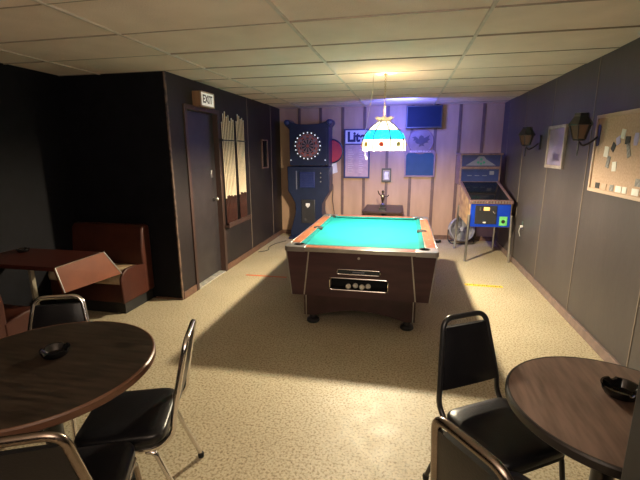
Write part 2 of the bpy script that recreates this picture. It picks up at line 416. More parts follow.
b = mb(); box(b, -W + .1, W - .1, -L + .1, L - .1, .72, .765); obj('bed_cloth', b, 'cloth', pt)
def cushion(x0, y0, x1, y1, nx, ny):
    # runs from p0 to p1, nose towards (nx, ny)
    b = mb(); d = Vector((x1 - x0, y1 - y0, 0)).normalized(); n = Vector((nx, ny, 0))
    pr = [(0, .764), (0, ZT - .001), (CW * .55, ZT - .001), (CW, ZT - .012), (CW * .7, .764)]
    A = []; B = []
    for u, z in pr:
        A.append(b.verts.new(Vector((x0, y0, z)) + n * u + d * u * .8)); B.append(b.verts.new(Vector((x1, y1, z)) + n * u - d * u * .8))
    b.faces.new(A); b.faces.new(B[::-1])
    for i in range(5): b.faces.new((A[i], B[i], B[(i + 1) % 5], A[(i + 1) % 5]))
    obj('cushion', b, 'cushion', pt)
xi, yi = W - RW, L - RW
for s in (-1, 1):
    cushion(-xi + .045, s * yi, xi - .045, s * yi, 0, -s)
    cushion(s * xi, -yi + .045, s * xi, -.05, -s, 0); cushion(s * xi, .05, s * xi, yi - .045, -s, 0)
# rail sights
for sx in (-1, 1):
    for k in (-3, -2, -1, 1, 2, 3):
        b = mb(); lathe(b, [(0, ZT), (.006, ZT), (.006, ZT + .001), (0, ZT + .001)], (sx * (W - .06), k * .22, 0), 8, cap=False)
        obj('rail_sight', b, 'ivory', pt)
ORD = ['leftmost', 'second from the left', 'third from the left', 'rightmost']
for k, x in enumerate((-.10, -.035, .03, .085)):
    b = mb(); sphere(b, (0, 0, .0265), .0265, 20)
    o = tag(obj('pool_ball', b, 'ivory'), 'cream ball in the pool table window, %s of the four' % ORD[k], 'ball', 'balls in the return window')
    o.location = (PX + x, PY - L + .062 + (k % 2) * .03, wz0 + .0022)

# ================================================================== HANGING LAMP
LX, LY = -.25, 4.60
lp = thing('hanging_lamp', 'stained-glass billiard lamp in white and blue hanging over the pool table', 'lamp', (LX, LY, 1.67))
NS = 8; A0 = math.radians(-12 - 90 - 12.8)
def ringpt(r, a, z): return Vector((r * math.cos(a), r * math.sin(a), z))
def panel(r0, z0, r1, z1, k, bulge=0, scal=0):
    b = mb(); a0 = A0 + 2 * PI * k / NS; a1 = a0 + 2 * PI / NS; n = 8; rows = 5
    g = []
    for j in range(rows):
        t = j / (rows - 1); row = []
        for i in range(n + 1):
            u = i / n; a = a0 + (a1 - a0) * u
            r = r0 + (r1 - r0) * t + bulge * math.sin(PI * t); z = z0 + (z1 - z0) * t
            if scal and j == 0: z -= scal * abs(math.sin(2 * PI * u))
            row.append(b.verts.new(ringpt(r, a, z)))
        g.append(row)
    for j in range(rows - 1):
        for i in range(n): b.faces.new((g[j][i], g[j][i + 1], g[j + 1][i + 1], g[j + 1][i]))
    bmesh.ops.solidify(b, geom=b.faces[:], thickness=.003)
    return b
jew = [(.75, .08, .05), (.35, .32, .12), (.75, .5, .1), (.75, .12, .06), (.3, .32, .12), (.75, .5, .1), (.7, .1, .06), (.7, .45, .1)]
for k in range(NS):
    obj('band_panel', panel(.238, .012, .232, .118, k, scal=.012), 'lampwhite', lp)
    obj('blue_panel', panel(.232, .12, .172, .215, k, bulge=.012), 'lampblue', lp)
    obj('white_panel', panel(.172, .217, .055, .312, k, bulge=.008), 'lampwhite', lp)
    a = A0 + 2 * PI * (k + .5) / NS; m_ = Matrix.Translation(ringpt(.243, a, .066)) @ R(a, 'Z') @ R(PI / 2, 'Y')
    b = mb(); lathe(b, [(0, .008), (.015, .006), (.023, 0), (.023, -.004)], n=16, mtx=m_, cap=False)
    jm = mat('jewel_%d' % k, jew[k], .2, emis=jew[k], estr=.25); J = obj('jewel', b, jm, lp)
    b = mb(); tube(b, [m_ @ Vector((.025 * math.cos(t * PI / 8), .025 * math.sin(t * PI / 8), 0)) for t in range(16)], .0028, 6, True); obj('jewel_rim', b, 'lead', J)
b = mb()
for k in range(NS):
    a = A0 + 2 * PI * k / NS
    tube(b, [ringpt(.243, a, .006), ringpt(.238, a, .118), ringpt(.219, a, .168), ringpt(.179, a, .216), ringpt(.126, a, .266), ringpt(.057, a, .314)], .0065, 6)
for r, z in ((.237, .119), (.177, .216), (.056, .313)): tube(b, [ringpt(r, 2 * PI * k / 40, z) for k in range(40)], .0058, 6, True)
obj('lead_lines', b, 'lead', lp)
b = mb(); n = 48; g = []
for j, (r, z) in enumerate(((.055, .312), (.065, .318), (.088, .338), (.102, .352))):
    g.append([b.verts.new(ringpt(r + (.010 * math.cos(8 * 2 * PI * i / n) if j > 1 else 0), 2 * PI * i / n, z + (.006 * math.cos(8 * 2 * PI * i / n) if j > 1 else 0))) for i in range(n)])
for A_, B_ in zip(g, g[1:]):
    for i in range(n): b.faces.new((A_[i], A_[(i + 1) % n], B_[(i + 1) % n], B_[i]))
obj('crown', b, 'lampcrown', lp)
b = mb(); lathe(b, [(.0, .30), (.022, .305), (.02, .34), (.008, .36), (0, .362)], n=16, cap=False); obj('cap', b, 'chain', lp)
b = mb(); lathe(b, [(.016, .20), (.018, .30)], n=14); obj('socket', b, 'white', lp)
b = mb(); sphere(b, (0, 0, .15), .035, 16, (1, 1, 1.25)); BULB = obj('bulb', b, 'bulb', lp)
b = mb(); nl = 26; zt0, zt1 = .355, HC - 1.67 - .01
for k in range(nl):
    z = zt0 + (zt1 - zt0) * (k + .5) / nl; h_ = (zt1 - zt0) / nl * .68
    pts = [Vector((.009 * math.cos(t * PI / 5), 0, h_ * math.sin(t * PI / 5))) for t in range(10)]
    if k % 2: pts = [Vector((0, p.x, p.z)) for p in pts]
    tube(b, [p + Vector((0, 0, z)) for p in pts], .0028, 5, True)
obj('chain', b, 'chain', lp)
b = mb(); tube(b, [(0, 0, HC - 1.67 - .018), (0, 0, HC - 1.67 + .005)], .02, 12); obj('ceiling_hook', b, 'chain', lp)
b = mb(); tube(b, [(-.125, -.02, HC - 1.67 + .002), (-.13, -.05, .62), (-.165, -.12, .36), (-.19, -.155, .20), (-.20, -.155, .06)], .003, 6); obj('cord', b, 'palewire', lp)
b = mb(); tube(b, fillet([(-.20, -.155, .06), (-.193, -.16, -.02), (-.18, -.16, -.075)], .02), .005, 6); sphere(b, (-.175, -.16, -.085), .009, 8); obj('cord_end', b, 'white', lp)

# ================================================================== DART MACHINE
dm = thing('dart_machine', 'tall navy electronic dart machine standing in the back left corner', 'dart machine', (-1.80, 7.60, 0))
yf = -.16
def mirror(pts): return pts + [(-x, z) for x, z in pts[::-1]]
prof = mirror([(.0, .0), (.36, .0), (.365, .12), (.31, .32), (.26, .52), (.265, .68), (.33, .80), (.405, .92), (.41, 1.38)])
b = mb(); prism(b, prof[1:-1], yf, .20); obj('lower_cabinet', b, 'navy', dm, bevel=.012)
b = mb(); prism(b, mirror([(.395, 1.38), (.40, 2.10), (.44, 2.14), (.455, 2.19), (.43, 2.235), (.38, 2.235), (.33, 2.19), (.2, 2.155), (.0, 2.145)])[:-1], yf, .20)
obj('head_cabinet', b, 'navy', dm, bevel=.010)
for s in (-1, 1):
    b = mb(); lathe(b, [(.0, 0), (.05, 0), (.045, .02), (0, .03)], n=18, mtx=T(s * .405, yf - .0, 2.185) @ R(PI / 2, 'X'), cap=False); obj('corner_roundel', b, 'navy2', dm)
b = mb(); prism(b, rrect(-.35, .35, 1.40, 2.10, .03), yf - .008, yf + .002); obj('face_panel', b, 'navy', dm)
bc = T(0, yf - .010, 1.76) @ R(PI / 2, 'X')
board = obj('dartboard', lathe(mb(), [(0, .010), (.26, .010), (.265, 0)], n=60, mtx=bc, cap=False), 'dartblack', dm)
def seg(r0, r1, k, off):
    a0 = 2 * PI * (k - .5) / 20; a1 = 2 * PI * (k + .5) / 20; b_ = [];
    for r, aa in ((r0, (a0, a1)), (r1, (a1, a0))):
        for i in range(4): a = aa[0] + (aa[1] - aa[0]) * i / 3; b_.append(bc @ Vector((r * math.cos(a), r * math.sin(a), off)))
    return b_
for col, par in (('dartred', 0), ('darttan', 1)):
    b = mb()
    for k in range(20):
        if k % 2 == par:
            for r0, r1 in ((.195, .212), (.115, .13)): b.faces.new([b.verts.new(p) for p in seg(r0, r1, k, .013)])
        elif True:
            for r0, r1 in ((.132, .193), (.03, .113)):
                if par == 0: continue
                b.faces.new([b.verts.new(p) for p in seg(r0, r1, k, .0125)])
    if par == 0:
        for k in range(20):
            if k % 2: [b.faces.new([b.verts.new(p) for p in seg(r0, r1, k, .0126)]) for r0, r1 in ((.15, .185),)]
    obj('scoring_beds', b, col, board)
obj('bullseye', lathe(mb(), [(0, .016), (.012, .016), (.028, .012)], n=20, mtx=bc, cap=False), 'dartred', board)
for k in range(20):
    a = 2 * PI * k / 20; b = mb(); lathe(b, [(0, .016), (.013, .014), (.014, .008)], n=8, mtx=bc @ T(.238 * math.cos(a), .238 * math.sin(a), 0), cap=False)
    obj('number_light', b, 'led', board)
b = mb(); box(b, -.17, .13, yf - .02, yf, .98, 1.28); sc = obj('score_display', b, 'navy2', dm, bevel=.01)
b = mb(); [box(b, -.15, .11, yf - .023, yf - .019, 1.0 + k * .045, 1.008 + k * .045) for k in range(6)]; obj('display_lines', b, 'frameblue', sc)
b = mb(); box(b, -.24, -.22, yf - .008, yf, .95, 1.30); obj('side_strip', b, 'artgrey', dm)
for x, z in ((.24, 1.26), (.24, 1.18), (-.33, 1.50), (.33, 1.50), (.24, 1.10), (.09, .73), (.09, .50)):
    b = mb(); lathe(b, [(0, .012), (.011, .010), (.014, 0)], n=10, mtx=T(x, yf, z) @ R(PI / 2, 'X'), cap=False); obj('button', b, 'led' if z > 1.4 else 'dullchrome', dm)
b = mb(); prism(b, [(-.14, .30), (.13, .30), (.13, .76), (-.14, .76)], yf - .015, yf + .01); cd = obj('coin_door', b, 'darkgrey', dm, bevel=.01)
b = mb(); prism(b, [(-.05, .69), (.03, .69), (.03, .64), (-.01, .60), (-.05, .64)], yf - .03, yf - .01); obj('coin_slot_light', b, 'white', cd, bevel=.004)
b = mb(); prism(b, [(-.36, .0), (.36, .0), (.36, .05), (-.36, .05)], yf - .16, yf); obj('foot_platform', b, 'navy', dm, bevel=.01)
# power cord down from the machine
b = mb(); tube(b, fillet([(.36, .19, 1.10), (.42, .205, 1.0), (.40, .20, .75), (.44, .20, .45), (.46, .19, .10), (.44, .12, .006)], .05), .006, 6)
obj('power_cord', b, 'wire', dm)
b = mb(); tube(b, fillet([(-2.17, 7.12, .006), (-2.30, 6.85, .006), (-2.33, 6.55, .006), (-2.24, 6.35, .006), (-2.38, 6.2, .006)], .12), .006, 6)
tag(obj('floor_cable', b, 'wire'), 'thin dark cable lying on the floor left of the dart machine', 'cable')
rd = thing('wall_disc', 'round red disc hung on the back wall behind the dart machine', 'wall sign', (-1.42, YB - .013, 1.66))
b = mb(); lathe(b, [(0, .03), (.20, .028), (.21, .02), (.21, 0), (0, 0)], n=40, mtx=R(PI / 2, 'X'), cap=False); obj('disc', b, 'redsign', rd)
b = mb(); lathe(b, [(.21, 0), (.235, 0), (.235, .022), (.21, .03)], n=40, mtx=R(PI / 2, 'X'), cap=False); obj('rim', b, 'navy', rd)
b = mb(); prism(b, [(-.10, -.38), (.02, -.40), (.14, -.36), (.11, -.12), (.13, .10), (-.02, .14), (-.06, -.1)], -.005, 0, 'y'); o = obj('paper_sheet', b, 'paper')
o.location = (-1.44, YB - .0002, 1.62); b = None
tag(o, 'crumpled white paper hanging behind the red disc on the back wall', 'paper')

# ================================================================== BACK WALL: signs
ls = thing('beer_sign', 'blue framed Lite sign with a pink poster below on the back wall', 'sign', (-.925, YB - .012, 1.61))
b = mb()
for x0, x1, z0, z1 in ((-.25, -.22, -.46, .46), (.22, .25, -.46, .46), (-.22, .22, .435, .46), (-.22, .22, -.46, -.43), (-.22, .22, .17, .19)): box(b, x0, x1, -.035, 0, z0, z1)
obj('frame', b, 'frameblue', ls, bevel=.004)
b = mb(); box(b, -.22, .22, -.02, 0, .19, .435); hp = obj('header_panel', b, 'liteface', ls)
text('lettering', 'Lite', .245, 'liteblue', T(-.012, -.022, .305) @ FACE_CAM, hp, .002, .92, .012)
b = mb(); box(b, -.22, .22, -.018, 0, -.43, .17); po = obj('poster', b, 'poster', ls)
b = mb()
for k in range(11):
    w = .07 + .05 * ((k * 7) % 5) / 5
    box(b, -.17, -.17 + w, -.020, -.0175, .07 - k * .042, .078 - k * .042); box(b, .04, .04 + w * .8, -.020, -.0175, .07 - k * .042, .078 - k * .042)
obj('printed_lines', b, 'posterink', po)
b = mb(); tv = thing('television', 'flat television with a dark blue screen high on the back wall', 'television', (.285, 7.70, 2.26))
b = mb(); box(b, -.315, .315, -.02, .035, -.205, .19); obj('bezel', b, 'darkgrey', tv, bevel=.006)
b = mb(); box(b, -.292, .292, -.023, -.018, -.178, .170); obj('screen', b, 'screen', tv)
b = mb(); box(b, -.08, .08, .035, .109, -.08, .08); obj('wall_bracket', b, 'blackmetal', tv)
b = mb(); tube(b, fillet([(.20, .02, .19), (.22, .04, .205), (.26, .06, .209)], .03), .006, 6); obj('cable', b, 'wire', tv)
es = thing('eagle_sign', 'round eagle crest sign over a blue framed panel, below the television', 'sign', (.25, YB - .012, 1.62))
b = mb(); lathe(b, [(0, .02), (.215, .02), (.215, 0)], n=48, mtx=T(0, 0, .21) @ R(PI / 2, 'X'), cap=False); crest = obj('round_crest', b, 'mirror', es)
b = mb(); tube(b, [(.22 * math.cos(2 * PI * k / 48), -.018, .21 + .22 * math.sin(2 * PI * k / 48)) for k in range(48)], .011, 8, True); obj('crest_ring', b, 'mauve', crest)
eagle = [(-.03, .07), (.0, .10), (.04, .085), (.06, .05), (.10, .07), (.155, .10), (.135, .04), (.165, .03), (.12, -.01), (.14, -.03), (.08, -.04), (.05, -.06), (.07, -.10), (.02, -.085), (-.03, -.11), (-.02, -.06), (-.07, -.05), (-.10, -.02), (-.09, .01), (-.14, .0), (-.12, .04), (-.16, .06), (-.10, .08), (-.06, .05), (-.04, .03)]
b = mb(); prism(b, [(x, z + .22) for x, z in eagle], -.026, -.019); obj('eagle_emblem', b, 'emblem', crest)
b = mb(); prism(b, [(-.285, -.005), (-.24, .055), (.24, .055), (.285, -.005), (.25, -.04), (.22, .0), (-.22, .0), (-.25, -.04)], -.04, 0); bn = obj('banner', b, 'mauve', es, bevel=.004)
text('lettering', 'ANHEUSER-BUSCH', .05, 'posterink', T(0, -.042, .026) @ FACE_CAM, bn, .001, .9)
b = mb()
for x0, x1, z0, z1 in ((-.28, -.25, -.44, 0), (.25, .28, -.44, 0), (-.25, .25, -.44, -.41)): box(b, x0, x1, -.035, 0, z0, z1)
obj('frame', b, 'mauve', es, bevel=.004)
b = mb(); box(b, -.25, .25, -.02, 0, -.41, 0); obj('panel', b, 'screen2', es)
sf = thing('small_picture', 'small dark frame with a white picture between the two wall signs', 'picture frame', (-.355, YB - .013, 1.21))
b = mb()
for x0, x1, z0, z1 in ((-.09, -.065, -.13, .13), (.065, .09, -.13, .13), (-.065, .065, .10, .13), (-.065, .065, -.13, -.095)): box(b, x0, x1, -.03, 0, z0, z1)
obj('frame', b, 'darkgrey', sf, bevel=.003)
b = mb(); box(b, -.065, .065, -.012, 0, -.10, .10); obj('mat_board', b, 'greywood', sf)
b = mb(); prism(b, [(-.035, -.08), (.045, -.075), (.03, -.01), (.04, .06), (-.03, .065), (-.04, .02)], -.015, -.011); obj('picture', b, 'paper', sf)
# back table
bt = thing('side_table', 'small dark square table against the back wall behind the pool table', 'table', (-.37, 7.30, 0))
b = mb(); prism(b, rrect(-.34, .34, -.46, .46, .02), .615, .65, 'z'); obj('tabletop', b, 'mahog2', bt, bevel=.004)
b = mb(); tube(b, [(0, 0, .03), (0, 0, .62)], .035, 14); obj('post', b, 'blackmetal', bt)
b = mb(); [box(b, -.26, .26, -.03, .03, 0, .03, R(a, 'Z')) for a in (PI / 4, -PI / 4)]; obj('base', b, 'blackmetal', bt, bevel=.006)
tr = thing('trophy', 'dark figurine trophy standing on the side table by the back wall', 'trophy', (-.37, 7.02, .65))
b = mb(); box(b, -.06, .06, -.05, .05, 0, .05); box(b, -.04, .04, -.035, .035, .05, .10); obj('pedestal', b, 'blackmetal', tr, bevel=.004)
b = mb(); lathe(b, [(.03, .10), (.012, .12), (.018, .16), (.03, .20), (.034, .25), (.02, .28), (.012, .29), (.022, .31), (.02, .34), (0, .352)], n=14)
tube(b, [(-.03, 0, .25), (-.07, -.01, .29), (-.085, -.01, .34)], .010, 6); tube(b, [(.03, 0, .25), (.08, 0, .24), (.10, -.01, .27)], .010, 6)
obj('figurine', b, 'bronze', tr)

# ================================================================== PINBALL
pb = thing('pinball_machine', 'old pinball machine with a blue front on four steel legs in the right corner', 'pinball machine', (1.262, 6.32, 0), math.radians(4))
b = mb()
prism(b, [(0, .535), (0, .91), (.82, 1.14), (.82, .60)], -.30, .30, 'x'); obj('cabinet', b, 'pinside', pb)
b = mb(); box(b, -.285, .285, -.012, .01, .54, .885); fp = obj('front_panel', b, 'pinblue', pb, bevel=.003)
b = mb(); prism(b, rrect(-.22, .09, .585, .865, .01), -.022, -.010); cdr = obj('coin_door', b, 'darkgrey', fp, bevel=.004)
b = mb(); box(b, -.10, -.02, -.03, -.02, .79, .84); obj('coin_light', b, 'orange', cdr)
b = mb(); box(b, -.16, -.14, -.03, -.02, .79, .84); obj('coin_return', b, 'dullchrome', cdr)
b = mb(); tube(b, [(.03, -.03, .78), (.06, -.034, .74)], .009, 8); obj('coin_lever', b, 'chrome', cdr)
b = mb(); box(b, -.10, -.06, -.028, -.02, .60, .62); obj('lock_plate', b, 'white', cdr)
b = mb(); box(b, .135, .245, -.018, -.010, .565, .70); gs = obj('sticker', b, 'green', fp)
b = mb(); lathe(b, [(0, .003), (.026, .003), (.028, 0)], n=16, mtx=T(.19, -.018, .625) @ R(PI / 2, 'X'), cap=False); obj('sticker_motif', b, 'blackcard', gs)
b = mb(); box(b, -.31, .31, -.035, .04, .885, .945); obj('lockdown_bar', b, 'pinframe', pb, bevel=.008)
b = mb(); n_ = 13
for k in range(n_): box(b, -.27 + k * .54 / n_, -.245 + k * .54 / n_, -.0375, -.034, .90, .93)
obj('bar_studs', b, 'dullchrome', pb)
for s in (-1, 1):
    b = mb(); prism(b, [(.03, .915), (.03, .945), (.82, 1.175), (.82, 1.13)], *sorted((s * .275, s * .31)), 'x'); obj('side_rail', b, 'pinframe', pb, bevel=.004)
b = mb(); prism(b, [(.03, .90), (.03, .935), (.82, 1.158), (.82, 1.12)], -.276, .276, 'x'); obj('playfield_glass', b, 'pinglass', pb)
b = mb()
box(b, -.325, .325, .80, 1.14, 1.10, 1.60); obj('backbox', b, 'pinframe', pb, bevel=.006)
b = mb(); box(b, -.295, .295, .792, .803, 1.16, 1.36); bg = obj('score_glass', b, 'navy2', pb)
b = mb()
for k, x in enumerate((-.2, -.08, .04)): box(b, x, x + .07, .788, .793, 1.25, 1.262)
box(b, .15, .22, .788, .793, 1.27, 1.33); obj('score_marks', b, 'artgrey', bg)
b = mb(); box(b, -.31, .31, .77, .81, 1.37, 1.40); box(b, -.34, .34, .76, 1.14, 1.59, 1.62); obj('backbox_trim', b, 'pinframe', pb, bevel=.005)
b = mb(); box(b, -.30, .30, .785, .803, 1.405, 1.59); mq = obj('marquee', b, 'frameblue', pb)
b = mb(); prism(b, [(-.24, 1.42), (.24, 1.42), (.08, 1.52), (.04, 1.57), (-.04, 1.57), (-.08, 1.52)], .779, .786); obj('marquee_art', b, 'artgrey', mq)
b = mb(); [lathe(b, [(0, .003), (.02, 0)], n=10, mtx=T(x, .778, z) @ R(PI / 2, 'X'), cap=False) for x, z in ((0, 1.52), (-.045, 1.47), (.045, 1.47), (0, 1.45))]; obj('marquee_jewels', b, 'artgreen', mq)
for sx in (-1, 1):
    for sy, y in ((0, .0), (1, .74)):
        b = mb(); x = sx * .30; yo = -.02 if sy == 0 else .06
        tube(b, [(x, y + yo * .4, .72 if sy == 0 else .76), (x * 1.06, y + yo * 1.5, .02)], .020, 8)
        lathe(b, [(.022, 0), (.024, .012), (.010, .024)], (x * 1.06, y + yo * 1.5, 0), 12)
        obj('leg', b, 'dullchrome', pb)
# ================================================================== FAN
fn = thing('floor_fan', 'round grey metal floor fan behind the pinball machine', 'fan', (1.04, 7.56, 0), math.radians(8))
fm = T(0, 0, .255) @ R(PI / 2 - .25, 'X')
b = mb(); lathe(b, [(.205, -.07), (.215, -.08), (.225, -.07), (.225, .07), (.215, .08), (.205, .07)], n=40, mtx=fm, cap=False); obj('drum', b, 'fangrey', fn)
b = mb(); lathe(b, [(0, -.078), (.21, -.074), (.21, -.066), (0, -.07)], n=40, mtx=fm, cap=False); obj('rear_guard', b, 'fangrey', fn)
b = mb()
for r in (.03, .06, .09, .12, .15, .18, .205): tube(b, [fm @ Vector((r * math.cos(2 * PI * k / 32), r * math.sin(2 * PI * k / 32), .078)) for k in range(32)], .0025, 5, True)
for k in range(12): a = PI * k / 6; tube(b, [fm @ Vector((.03 * math.cos(a), .03 * math.sin(a), .078)), fm @ Vector((.21 * math.cos(a), .21 * math.sin(a), .078))], .0025, 5)
obj('grille', b, 'fangrey', fn)
b = mb(); lathe(b, [(0, .084), (.04, .08), (.045, .07)], n=20, mtx=fm, cap=False); obj('hub_badge', b, 'fangrey', fn)
for k in range(4):
    b = mb(); a = PI * k / 2 + .3
    vs = [fm @ Vector((r * math.cos(a + d), r * math.sin(a + d), z)) for r, d, z in ((.03, -.3, -.02), (.18, -.38, -.03), (.185, .3, .03), (.03, .3, .02))]
    b.faces.new([b.verts.new(v) for v in vs]); bmesh.ops.solidify(b, geom=b.faces[:], thickness=.003); obj('blade', b, 'fangrey', fn)
b = mb(); lathe(b, [(0, -.06), (.05, -.06), (.05, .01), (0, .01)], n=18, mtx=fm, cap=False)
obj('motor', b, 'blackmetal', fn)
b = mb()
for s in (-1, 1): tube(b, fillet([(s * .235, 0, .25), (s * .235, 0, .06), (s * .20, -.12, .014), (-s * .0, -.14, .014)], .05), .010, 8)
for s in (-1, 1): tube(b, fillet([(s * .235, 0, .10), (s * .20, .11, .014), (0, .12, .014)], .05), .010, 8)
obj('stand', b, 'blackmetal', fn)
b = mb(); box(b, .0, .16, -.04, .04, 0, .045); sphere(b, (.17, 0, .03), .028, 10)
o = tag(obj('power_adapter', b, 'plastic', bevel=.008), 'small black plug adapter on the floor left of the fan', 'adapter'); o.location = (.50, 7.50, 0)

# ================================================================== RIGHT WALL
def sconce(y, z, label):
    t = thing('wall_lantern', label, 'wall lamp', (XR, y, z), 0, 'black lanterns on the right wall')
    b = mb(); prism(b, rrect(-.045, .045, -.13, .05, .03), -.022, 0, 'x'); obj('back_plate', b, 'lantern', t)
    b = mb(); tube(b, fillet([(-.02, 0, -.05), (-.07, 0, -.10), (-.13, 0, -.13), (-.165, 0, -.09)], .05), .009, 8); tube(b, [(-.165, 0, -.10), (-.165, 0, -.20), (-.165, 0, -.215)], [.008, .006, .001], 8); obj('arm', b, 'lantern', t)
    m_ = T(-.165, 0, 0)
    b = mb(); lathe(b, [(.035, -.085), (.062, -.075), (.04, -.065)], n=6, mtx=m_); obj('base_cup', b, 'lantern', t)
    b = mb(); lathe(b, [(.050, -.068), (.082, .05)], n=6, mtx=m_); g = obj('glass', b, 'lanternglass', t, smooth=False)
    b = mb()
    for k in range(6): a = 2 * PI * k / 6; tube(b, [m_ @ ringpt(.052, a, -.068), m_ @ ringpt(.084, a, .05)], .005, 5)
    obj('cage', b, 'lantern', t)
    b = mb(); lathe(b, [(.098, .048), (.100, .056), (.060, .125), (.058, .15), (.02, .155), (0, .156)], n=6, mtx=m_); obj('lid', b, 'lantern', t, smooth=False)
    return t
sconce(4.03, 1.83, 'black coach lantern on the right wall beside the cork board')
sconce(5.66, 1.80, 'black coach lantern on the right wall nearest the back corner')
pf = thing('framed_print', 'grey wood framed lilac print on the right wall between the two lanterns', 'picture', (XR, 5.05, 1.70))
b = mb(); hy, hz = .27, .235
for y0, y1, z0, z1 in ((-hy, -hy + .035, -hz, hz), (hy - .035, hy, -hz, hz), (-hy + .035, hy - .035, hz - .035, hz), (-hy + .035, hy - .035, -hz, -hz + .035)): box(b, -.028, 0, y0, y1, z0, z1)
obj('frame', b, 'greywood', pf, bevel=.004)
b = mb(); box(b, -.014, 0, -hy + .03, hy - .03, -hz + .03, hz - .03); pr_ = obj('print', b, 'art', pf)
b = mb(); box(b, -.0155, -.0135, -.14, .05, -.15, -.07); obj('dark_patch', b, 'artlow', pr_)
cb = thing('cork_board', 'cork notice board in a pale wood frame on the right wall', 'notice board', (XR, 3.40, 1.635))
hy, hz = .67, .325
b = mb()
for y0, y1, z0, z1 in ((-hy, -hy + .03, -hz, hz), (hy - .03, hy, -hz, hz), (-hy + .03, hy - .03, hz - .03, hz), (-hy + .03, hy - .03, -hz, -hz + .03)): box(b, -.03, 0, y0, y1, z0, z1)
obj('frame', b, 'palewood', cb, bevel=.003)
b = mb(); box(b, -.018, 0, -hy + .025, hy - .025, -hz + .025, hz - .025); obj('cork_panel', b, 'cork', cb)
notes = [
 (3.829, 1.653, .075, .085, 5, 'paper', 'large white card pinned lowest left of the upper cluster on the cork board', 'card'),
 (3.722, 1.690, .055, .065, 30, 'blackcard', 'black card tucked right above the large white card on the cork board', 'card'),
 (3.657, 1.740, .06, .06, -20, 'lilac', 'lilac card in the upper cluster on the cork board', 'card'),
 (3.595, 1.788, .06, .07, 10, 'paper', 'white card pinned highest of all on the cork board', 'card'),
 (3.516, 1.738, .07, .06, 3, 'blackcard', 'black square card right of the lilac card on the cork board', 'card'),
 (3.402, 1.744, .06, .09, 0, 'lilac', 'pale hexagonal badge right of the cluster on the cork board', 'badge'),
 (3.485, 1.665, .045, .11, -22, 'greycard', 'long grey card tilted below the black square card on the cork board', 'card'),
 (3.775, 1.571, .05, .095, 12, 'greycard', 'grey card hanging below the large white card on the cork board', 'card'),
 (3.664, 1.538, .065, .075, -4, 'paper', 'lone white card at the lower end of the pinned arc on the cork board', 'card'),
 (3.278, 1.437, .09, .055, 0, 'greycard', 'grey printed slip above the bottom row on the cork board', 'card')]
for y, z, w, h, a, m_, lab, cat in notes:
    b = mb()
    if cat == 'badge': pl = [(-w * .35, -h / 2), (w * .35, -h / 2), (w / 2, 0), (w * .35, h / 2), (-w * .35, h / 2), (-w / 2, 0)]
    else: pl = [(-w / 2, -h / 2), (w / 2, -h / 2), (w / 2, h / 2), (-w / 2, h / 2)]
    prism(b, pl, -.003, .001, 'x', R(math.radians(a), 'X'))
    o = tag(obj('pinned_card' if cat == 'card' else 'pinned_badge', b, m_), lab, cat, 'cards on the cork board'); o.location = (XR - .019, y, z)
row = [(3.905, .075, 'blackcard', 'black slip at the left end of the bottom row on the cork board'), (3.785, .08, 'palewood', 'tan slip second from the left in the bottom row on the cork board'),
       (3.655, .06, 'greycard', 'dark grey slip third from the left in the bottom row on the cork board'), (3.545, .09, 'paper', 'white slip fourth from the left in the bottom row on the cork board'),
       (3.455, .06, 'paper', 'white slip fifth from the left in the bottom row on the cork board'), (3.305, .09, 'paper', 'white slip sixth from the left in the bottom row on the cork board'), (3.205, .06, 'blackcard', 'black slip at the right end of the bottom row on the cork board')]
for k, (y, w, m_, lab) in enumerate(row):
    b = mb(); box(b, -.003, .001, -w / 2, w / 2, -.022, .026); o = tag(obj('pinned_slip', b, m_), lab, 'card', 'slips along the bottom of the cork board'); o.location = (XR - .019 if True else 0, y, 1.366)
ot = thing('wall_outlet', 'white electrical outlet low on the right wall beside the pinball machine', 'outlet', (XR, 6.02, .63))
b = mb(); prism(b, rrect(-.035, .035, -.057, .057, .01), -.006, 0, 'x'); obj('plate', b, 'dullchrome', ot)
b = mb(); prism(b, rrect(-.018, .018, -.03, .0, .006), -.035, -.005, 'x'); obj('plug', b, 'white', ot, bevel=.003)
b = mb(); tube(b, fillet([(-.03, 0, -.02), (-.05, 0, -.08), (-.02, .02, -.16)], .04), .004, 6); obj('plug_cord', b, 'white', ot)

# floor tapes
tp = thing('floor_tape', 'yellow printed tape strip stuck on the floor right of the pool table', 'tape', (1.02, 5.12, 0), math.radians(-2))
b = mb(); box(b, -.225, .225, -.036, .036, 0, .0015); ts = obj('strip', b, 'yellow', tp)
b = mb(); x = -.20
for k in range(16):
    w = (.012, .02, .008, .016)[k % 4]; box(b, x, x + w, -.014, .010 if k % 3 else .016, .0012, .0022); x += .0255
obj('print_marks', b, 'blackcard', ts)
b = mb(); box(b, -.29, .29, -.020, .020, 0, .0015); o = tag(obj('throw_line_tape', b, 'orangetape'), 'narrow orange tape line on the floor left of the pool table', 'tape'); o.location = (-1.81, 4.97, 0)

